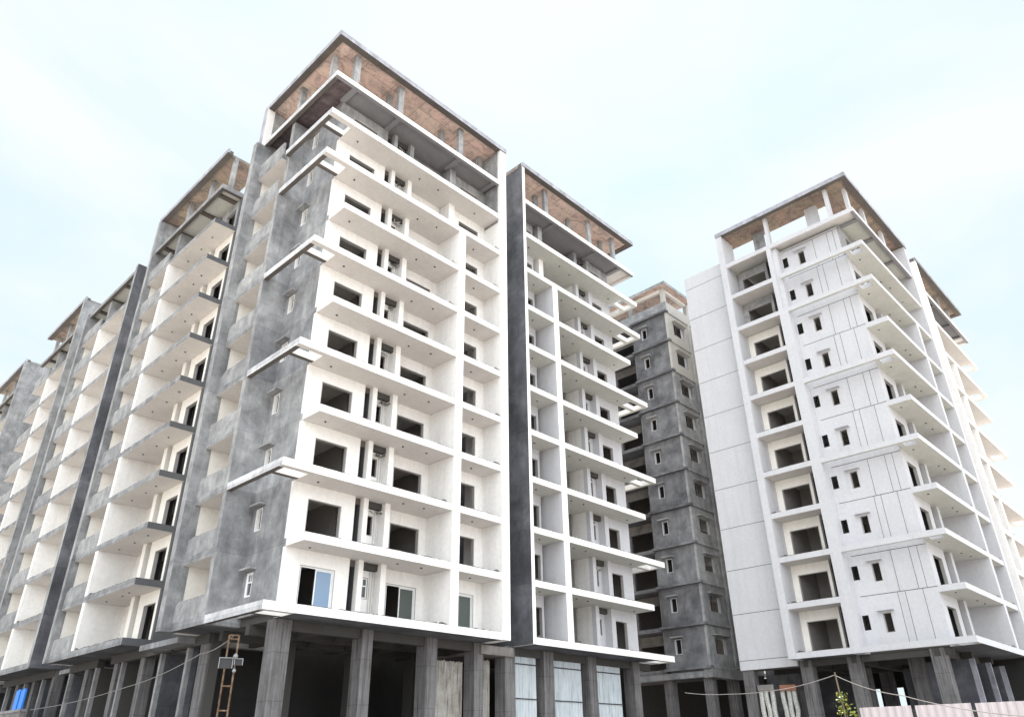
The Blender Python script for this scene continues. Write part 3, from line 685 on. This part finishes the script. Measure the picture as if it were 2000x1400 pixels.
# ================================================================== BLOCK C (raw grey block in the yard)
XC, YC = 36.36, 1.46
C = thing('apartment_building', (XC, YC, 0), 'raw grey cement block in the middle background, small windows under sunshades', 'apartment building', GB)
FC = Frame(XC, YC, (0, 1), (1, 0))       # side facade: u = y, v = x
FCf = Frame(XC, YC, (1, 0), (0, 1))      # front facade: u = x, v = y
for k in range(10):
    za, zb = z(k), z(k + 1)
    m = MB(); th = .2
    cm = 'cement_grim'
    for a, b in ((th, 2.28), (2.84, 3.75)): m.box(FC, a, b, 0, th, za, zb, cm, back='interior')
    m.box(FC, 2.28, 2.84, 0, th, za, za + .98, cm, back='interior').box(FC, 2.28, 2.84, 0, th, za + 2.05, zb, cm, back='interior')
    window(C, FC, 2.28, 2.84, 0, za + .98, za + 2.05, th, 'white_cool', shade='cement_fine')
    m.build('bay_wall', C)
    # front
    m = MB(); fmx = 'sunlit_cement' if k >= 8 else 'cement_fine'  # upper two storeys paler, sunlight painted on
    for a, b in ((0, .95), (2.65, 3.45)): m.box(FCf, a, b, 0, th, za, zb, fmx, back='interior')
    m.box(FCf, .95, 2.65, 0, th, za, za + .85, fmx, back='interior').box(FCf, .95, 2.65, 0, th, za + 2.05, zb, fmx, back='interior')
    m.box(FCf, 3.45, 3.75, -.1, .3, za, zb, fmx).box(FCf, 3.75, 4.1, .3, .5, za, zb, 'cement_grim').box(FCf, 4.1, 4.3, .05, .5, za, zb, fmx).box(FCf, 4.3, 9, .5, .7, za, zb, 'cement_grim')
    w = window(C, FCf, .95, 2.65, 0, za + .85, za + 2.05, th, 'cement_fine', shade=fmx)
    MB().box(FCf, 1.45, 1.5, .08, .12, za + .88, za + 2.0, 'pipe_dark').build('mullion', w)
    MB().box(FCf, 2.25, 2.6, .05, .09, za + .89, za + 2.01, 'white_cool').build('shutter', w)
    m.build('front_wall', C)
    # recessed balcony with dark opening
    m = MB(); vb = 1.5
    m.box(FC, 3.75, 3.95, th, vb, za + .003, zb - .3, 'cement').box(FC, 3.75, 4.45, vb, vb + .2, za + .003, zb - .3, 'cement_brown')
    m.box(FC, 4.45, 7.0, vb, vb + .2, za + 1.95, zb - .3, 'cement_brown').box(FC, 7.0, 12, vb, vb + .2, za + .003, zb - .3, 'cement_brown')
    window(C, FC, 4.45, 7.0, vb, za + .003, za + 1.95, .2, 'cement_dark')
    m.build('recessed_wall', C)
    MB().box(FC, 4.0, 12, 3.9, 4.0, za + .003, zb - .3, 'beam_dark').box(FC, 3.2, 3.4, .21, 8.5, za + .003, zb - .3, 'beam_dark').build('interior_partition', C)
for k in range(11):
    zt = z(k)
    m = MB(); m.box(FC, -.12, 3.86, -.26, th - .01, zt - .15, zt + .03, 'cement_grim', bot='cement_dark').box(FC, 3.76, 12, -.12, 9, zt - .28, zt, 'cement_grim', bot='cement_dark')
    m.box(FCf, -.0, 3.4, -.1, .19, zt - .14, zt + .02, 'cement_fine' if k < 8 else 'sunlit_cement').box(FCf, .2, 9, .2, 3.6, zt - .29, zt - .02, 'cement_fine')
    m.build('floor_ledge', C)
m = MB()
m.box(FC, 0, 12, -.02, .13, z(10) + .031, z(10) + 1.0, 'cement').box(FCf, .13, 4.3, -.02, .13, z(10) + .031, z(10) + 1.0, 'sunlit_cement')
m.build('roof_parapet', C)
for (a, b) in ((.0, .0), (.0, 3.6), (0, 8.2), (3.9, .0), (3.9, 3.6)):
    MB().box(FCf, a + .15, a + .5, b + .14, b + .5, z(10) + .03, ZR - .55, 'sunlit_cement' if b == 0 else 'cement_fine').build('roof_column', C)
MB().box(FCf, -.35, 4.5, -.35, 9, ZR - .55, ZR - .25, 'cement_fine', bot='shutter_pink').box(FCf, 0.2, 4.3, .2, .5, ZR - .85, ZR - .55, 'cream').box(FCf, .2, .5, .5, 8.5, ZR - .851, ZR - .551, 'cream').build('roof_canopy', C)
podium_cols(C, FCf, [(.2, .8, .2), (.2, .9, 3.6), (3.6, 4.3, .3), (.2, .8, 8)], .7)
MB().box(FC, -.3, 13, 7, 7.2, 0, Z0 - .3, 'unlit_black').box(FCf, -.1, 4.4, -.1, .6, Z0 - .75, Z0 - .161, 'cement_fine').box(FCf, -.1, .5, .61, 12, Z0 - .7, Z0 - .29, 'cement').build('podium_beams', C)

# starter bars and loose wires sticking up from the terrace edges
def rebar(B, F, us, v=.45):
    r = random.Random(len(us) + int(F.o.x))
    for u in us:
        m = MB(); p = F.p(u, v, z(10) + .005); P = [p]; d = Vector((r.uniform(-.1, .1), r.uniform(-.1, .1), .3))
        for i in range(4): d = d + Vector((r.uniform(-.16, .16), r.uniform(-.16, .16), r.uniform(-.14, .03))); P.append(P[-1] + d * .8)
        m.tube(P, .014, 'pipe_dark', 4); m.build('starter_bar', B)
rebar(A, FA, [3.6, 5.4, 6.2, 6.9, 8.1, 8.6, 11.6, 12.2]); rebar(Bb, FB, [3, 6, 8.4, 11.4]); rebar(Dd, FD, [3.4, 5.8, 7.1])
for P, b in ((A, (1.2, 13.9, 1.2, 9.1)), (A2, (1.2, 8.9, 11, 70)), (Bb, (15.3, 30, 1.2, 9.1)), (Dd, (34.6, 46, -15.2, -1.8)), (C, (36.2, 42.5, 1.3, 14))):
    MB().box(WORLD, *b, .0, .15, 'cement_dark').build('podium_floor', P)  # unseen dark floors added to cut light bouncing up under the blocks
# ================================================================== ground
def sheet_obj(name, x0, x1, y0, y1, zz, mat, n=1):
    me = bpy.data.meshes.new(name); me.from_pydata([(x0, y0, zz), (x1, y0, zz), (x1, y1, zz), (x0, y1, zz)], [], [(0, 1, 2, 3)])
    me.materials.append(M[mat]); o = bpy.data.objects.new(name, me); COL.objects.link(o); o['kind'] = 'structure'; return o
sheet_obj('ground', -2500, 2500, -2500, 2500, 0, 'earth')

# ================================================================== hoardings between podium columns
def hoarding(label, x0, x1, y, ztop, mat, bars, pitch=.11, z0=0.0, lean=0):
    t = thing('metal_hoarding', ((x0 + x1) / 2, y, 0), label, 'metal sheet wall', 'corrugated sheet walls between the podium columns')
    m = MB(); n = int((x1 - x0) / pitch) * 2; vs = []
    for i in range(n + 1):
        x = x0 + (x1 - x0) * i / n; d = .018 * (1 if i % 2 else -1) + random.uniform(-.008, .008)
        vs.append((x, y + d))
    i0 = len(m.v)
    jag = [random.uniform(-.05, .05) for _ in vs]
    for (x, yy), j in zip(vs, jag): m.v += [Vector((x, yy, z0)), Vector((x, yy + lean, ztop + j * (bars == 0)))]
    for i in range(n): m.f.append((i0 + 2 * i, i0 + 2 * i + 2, i0 + 2 * i + 3, i0 + 2 * i + 1)); m.m.append(m.mi(mat))
    s = m.build('corrugated_sheet', t)
    so = s.modifiers.new('thick', 'SOLIDIFY'); so.thickness = .004
    if bars:
        for zz in [.9 + 1.72 * q for q in range(4)]:
            if zz < ztop: MB().box(WORLD, x0, x1, y - .06, y - .024, zz, zz + .05, 'rib_dark').build('rail', t)
        for xx in (x0 + (x1 - x0) * .32, x0 + (x1 - x0) * .85): MB().box(WORLD, xx, xx + .03, y + .03, y + .06, 0, ztop, 'rib_dark').build('upright', t)
    return t
hoarding('leftmost and narrowest of the three pale ribbed metal panels under the middle block', 15.99, 17.85, 1.75, 6.62, 'sheet_pale', 1)
hoarding('centre one of the three pale ribbed metal panels under the middle block', 19.16, 21.8, 1.75, 6.62, 'sheet_pale', 1)
hoarding('rightmost of the three pale ribbed metal panels under the middle block', 23.07, 25.65, 1.75, 6.62, 'sheet_pale', 1)
hoarding('stained old corrugated sheets beneath the near corner block, between its two right columns', 10.55, 12.75, 2.2, 5.95, 'sheet_old', 0, .09)
hoarding('dull narrow corrugated sheets under the gap between nearest and middle block', 13.65, 14.9, 2.4, 6.2, 'sheet_old', 0, .09)

# ================================================================== site fence, pole, wires, mast
CAM = Vector((-15.147, -28.248, 1.6))
ft = thing('site_fence', (18.6, -18, 0), 'pale pinkish ribbed metal site fence at the bottom right with dark gaps', 'fence')
y = -15.3
for i in range(12):
    w = 1.95
    m = MB(); n = 26
    for j in range(n + 1):
        yy = y - w * j / n + (.0); x = 18.45 + (y - yy) * .06 + i * .06 * w + (.03 if j % 4 in (0, 1) else -.0)
        m.v += [Vector((x, yy, .05)), Vector((x, yy, 3.2 - i * .012 + random.uniform(-.004, .004)))]
    for j in range(n): m.f.append((2 * j, 2 * j + 2, 2 * j + 3, 2 * j + 1)); m.m.append(m.mi('sheet_fence'))
    s = m.build('fence_panel', ft); so = s.modifiers.new('t', 'SOLIDIFY'); so.thickness = .01
    MB().box(WORLD, 18.62 + i * .117 + .03, 18.72 + i * .117 + .03, y - w - .12, y - w - .02, 0, 3.1, 'rib_dark').build('fence_post', ft)
    y -= w + .14

def px(p, q, dist):
    """point on the ray of photo pixel (p,q) at horizontal distance dist"""
    yaw, pit, rol, f = math.radians(43.648), math.radians(28.156), math.radians(-.778), 1454.149
    fw = Vector((math.cos(yaw) * math.cos(pit), math.sin(yaw) * math.cos(pit), math.sin(pit)))
    r = Vector((math.sin(yaw), -math.cos(yaw), 0)); u = r.cross(fw)
    r2 = r * math.cos(rol) + u * math.sin(rol); u2 = u * math.cos(rol) - r * math.sin(rol)
    d = fw + r2 * ((p - 1000) / f) + u2 * ((700 - q) / f)
    return CAM + d * (dist / math.hypot(d.x, d.y))
# bamboo pole with a creeper
top = px(1630, 1312, 36); base = Vector((top.x + .1, top.y - .2, 0))
pole = thing('bamboo_pole', base, 'thin leaning wooden pole in front of the right tower carrying the wires', 'pole')
MB().tube([base, base.lerp(top, .5) + Vector((.03, .02, 0)), top], .05, 'bark', 7, .03).build('pole_shaft', pole)
vine = thing('climbing_plant', base + Vector((-.05, -.1, 0)), 'yellow-green climbing plant hanging on the thin pole before the right tower', 'plant')
m = MB(); r = random.Random(2)
stem = [base + Vector((0, -.05, 0))]
for i in range(1, 9): stem.append(base.lerp(top, i / 9.5) + Vector((r.uniform(-.1, .1), r.uniform(-.12, .12), 0)))
m.tube(stem, .03, 'bark', 5, .012); m.build('stem', vine)
m = MB()
for i in range(330):
    t = r.random() ** .8 * .82; c = base.lerp(top, t); wdt = .20 * (1.05 - t) + .09
    side = Vector((r.gauss(0, wdt), r.gauss(0, wdt), r.uniform(-.15, .15)))
    c = c + side + Vector((0, -.25 * (1 - t), 0))
    a = Vector((r.gauss(0, 1), r.gauss(0, 1), r.gauss(-.5, .6))).normalized(); b = a.cross(Vector((r.gauss(0, 1), r.gauss(0, 1), r.gauss(0, 1)))).normalized()
    l = r.uniform(.08, .19); w2 = l * .32; n = len(m.v)
    m.v += [c, c + a * l * .5 + b * w2, c + a * l, c + a * l * .5 - b * w2]; m.f.append((n, n + 1, n + 2, n + 3)); m.m.append(m.mi('leaf'))
m.build('leaves', vine)
def wire(pts, sag, label, rad=.016, n=14):
    m = MB()
    P = []
    for a, b in zip(pts[:-1], pts[1:]):
        for i in range(n):
            t = i / n; q = a.lerp(b, t); q.z -= 4 * sag * t * (1 - t); P.append(q)
    P.append(pts[-1]); m.tube(P, rad, 'cable', 5)
    return tag(m.build('cable', None), label, 'cable')
wire([top - Vector((0, 0, .12)), px(1765, 1358, 32), px(2040, 1400, 26)], .12, 'pale drooping wire running from the thin pole down to the right edge', .016)
wire([px(1338, 1352, 44), px(1420, 1355, 42), px(1530, 1345, 39), top - Vector((0, 0, .1))], .05, 'pale slack wire running left from the thin pole across the dark ground floor', .015)
# rusty lattice mast with floodlights
mt = px(458, 1240, 24); mb = Vector((mt.x, mt.y, 0))
mast = thing('lamp_mast', mb, 'rusty narrow ladder-like steel mast with floodlights, left of the big near column', 'lamp mast')
rt = Vector((math.sin(math.radians(63)), -math.cos(math.radians(63)), 0)) * .13
for s in (-1, 1): MB().tube([mb + rt * s, mt + rt * s], .026, 'rust', 6).build('upright', mast)
for i in range(9):
    zz = .35 + i * .62 if i < 8 else mt.z
    MB().tube([Vector((mb.x, mb.y, zz)) - rt, Vector((mb.x, mb.y, zz)) + rt], .022, 'rust', 6).build('rung', mast)
def flood(p, lab, s=.2, tilt=0):
    o = thing('floodlight', p, lab, 'floodlight')
    F = Frame(p.x, p.y, (rt.normalized().x, rt.normalized().y), (-rt.normalized().y, rt.normalized().x))
    MB().box(F, -s, s, -.05, .05, p.z - s * .75, p.z + s * .75, 'rib_dark').build('housing', o)
    MB().box(F, -s, -s + .022, -.075, -.052, p.z - s * .75, p.z + s * .75, 'lamp_shell').box(F, s - .022, s, -.075, -.052, p.z - s * .75, p.z + s * .75, 'lamp_shell').box(F, -s + .022, s - .022, -.07, -.052, p.z + s * .75 - .02, p.z + s * .75, 'lamp_shell').build('rim', o)
    return o
flood(px(441, 1294, 24), 'dark square floodlight with a pale rim on the left side of the rusty mast', .19)
flood(px(466, 1292, 24), 'dark floodlight with a pale rim on the right side of the rusty mast', .12)
m = MB()
for c, rr in ((px(460, 1281, 23.8), .07), (px(457, 1309, 23.8), .055)):
    b = MB(); P = [c + Vector((0, 0, -rr)), c + Vector((0, 0, -rr * .5)), c, c + Vector((0, 0, rr * .6)), c + Vector((0, 0, rr))]
    rad = [.3, .9, 1, .75, .3]; n0 = len(b.v); seg = 8
    for q, k_ in zip(P, rad):
        for k in range(seg): t = 2 * math.pi * k / seg; b.v.append(q + Vector((math.cos(t), math.sin(t), 0)) * rr * k_)
    for i in range(4):
        for k in range(seg): k2 = (k + 1) % seg; b.f.append((i * seg + k, i * seg + k2, (i + 1) * seg + k2, (i + 1) * seg + k)); b.m.append(b.mi('lamp_shell'))
    b.f += [tuple(range(seg))[::-1], tuple(4 * seg + k for k in range(seg))]; b.m += [0, 0]
    b.build('bulb', mast)
wire([mt, px(392, 1276, 27), px(250, 1340, 33), px(60, 1385, 42)], .1, 'thin wire slung from the rusty mast towards the lower left corner', .014)
# low wall and blue sheets at the far lower left
lw = MB().box(WORLD, -.3, -.05, 26.6, 36, 0, 4.35, 'cement_brown').box(WORLD, -.34, -.01, 26.56, 36, 4.352, 4.5, 'cement_fine')
tag(lw.build('boundary_wall', None), 'low brownish wall at the lower left corner below the blue sheets', 'wall')
for i, (yy, lab) in enumerate(((26.9, 'bright blue sheet standing on the low wall, right one of the pair'), (27.9, 'bright blue sheet standing on the low wall, left one of the pair'))):
    m = MB(); F = Frame(-.25, yy, (0, 1), (1, 0))
    m.prism(F, [(0, 4.51), (.72, 4.51), (.72, 5.55), (.45, 5.62), (.40, 5.5), (.32, 5.66), (0, 5.6)], 0, .10, 'blue')
    tag(m.build('blue_sheet', None, fix=True), lab, 'plastic sheet', 'blue sheets on the low wall')
# wrapped bundles seen between the columns of the right tower
for i, (p, q, lab) in enumerate(((1505, 1400, 'pale knotted bundle under the blank white wall, left of the brick-topped one'), (1549, 1400, 'pale knotted bundle topped with orange bricks, under the right tower'))):
    c = px(p, q, 56); c.z = 0
    t = thing('wrapped_bundle', c, lab, 'bundle', 'bundles under the right tower')
    h = px(p, 1348, 56).z
    F = Frame(c.x, c.y, (math.sin(math.radians(20)), -math.cos(math.radians(20))), (math.cos(math.radians(20)), math.sin(math.radians(20))))
    for _s in (0,):
        for j in range(3):
            u = -.35 + j * .35; rr = random.Random(j + i)
            MB().tube([F.p(u + rr.uniform(-.05, .05), 0, h * k_ / 9) for k_ in range(10)], .15, 'lime_bag', 7).build('roll', t)
    MB().box(F, -.5, .5, -.25, .25, h + .003, h + .35, 'brick_red' if i else 'cement_brown').build('brick_stack', t)

# ================================================================== world, sun, camera
W = bpy.data.worlds.new('World'); S.world = W; W.use_nodes = True
nt = W.node_tree; nt.nodes.clear()
out = nt.nodes.new('ShaderNodeOutputWorld'); bg = nt.nodes.new('ShaderNodeBackground')
sky = nt.nodes.new('ShaderNodeTexSky'); sky.sky_type = 'NISHITA'; sky.sun_disc = False
SE, SAZ = 64, 38        # elevation, azimuth of the sun measured from +X towards +Y
sky.sun_elevation = math.radians(SE); sky.sun_rotation = math.radians(90 - SAZ)
sky.air_density = 1.0; sky.dust_density = 2.0; sky.ozone_density = 1.0
tc = nt.nodes.new('ShaderNodeTexCoord'); mp = nt.nodes.new('ShaderNodeMapping'); mp.inputs['Scale'].default_value = (1.2, 1.2, 2.6)
nt.links.new(tc.outputs['Generated'], mp.inputs[0])
cf = ramp(nt, noise(nt, mp.outputs[0], 1.7, 6, .5, .3), [(.37, (.15, .15, .15)), (.60, (1, 1, 1))])
dp = nt.nodes.new('ShaderNodeVectorMath'); dp.operation = 'DOT_PRODUCT'; dp.inputs[1].default_value = (-.38, -.84, .38)
nt.links.new(tc.outputs['Generated'], dp.inputs[0])
# thin veil ahead, unseen bright cloud bank behind the camera added to light the facades
veil = mix(nt, (3.3, 3.45, 3.5), (13.5, 13.8, 14.0), ramp(nt, dp.outputs['Value'], [(.15, (0, 0, 0)), (.75, (1, 1, 1))]))
base = mix(nt, sky.outputs[0], (2.45, 3.1, 3.4), .93)
cl = mix(nt, base, veil, cf)
nt.links.new(cl, bg.inputs[0]); bg.inputs[1].default_value = .1
nt.links.new(bg.outputs[0], out.inputs[0])
sd = bpy.data.lights.new('Sun', 'SUN'); sd.energy = 4.2; sd.angle = math.radians(.5); sd.color = (1, .94, .85)
so = bpy.data.objects.new('Sun', sd); COL.objects.link(so)
dirv = Vector((math.cos(math.radians(SAZ)) * math.cos(math.radians(SE)), math.sin(math.radians(SAZ)) * math.cos(math.radians(SE)), math.sin(math.radians(SE))))
so.rotation_euler = dirv.to_track_quat('Z', 'Y').to_euler(); so.location = (0, 0, 80)

cd = bpy.data.cameras.new('Camera'); cam = bpy.data.objects.new('Camera', cd); COL.objects.link(cam); S.camera = cam
yaw, pit, rol = math.radians(43.648), math.radians(28.156), math.radians(-.778)
fw = Vector((math.cos(yaw) * math.cos(pit), math.sin(yaw) * math.cos(pit), math.sin(pit)))
r = Vector((math.sin(yaw), -math.cos(yaw), 0)); u = r.cross(fw)
r2 = r * math.cos(rol) + u * math.sin(rol); u2 = u * math.cos(rol) - r * math.sin(rol)
cam.matrix_world = Matrix(((r2.x, u2.x, -fw.x, CAM.x), (r2.y, u2.y, -fw.y, CAM.y), (r2.z, u2.z, -fw.z, CAM.z), (0, 0, 0, 1)))
cd.sensor_width = 36; cd.lens = 1454.149 / 2000 * 36; cd.clip_end = 5000; cd.clip_start = .1
S.view_settings.view_transform = 'Standard'; S.view_settings.look = 'None'; S.view_settings.exposure = 1.56; S.view_settings.gamma = 1
S.render.engine = 'CYCLES'; S.cycles.max_bounces = 7; S.cycles.diffuse_bounces = 4
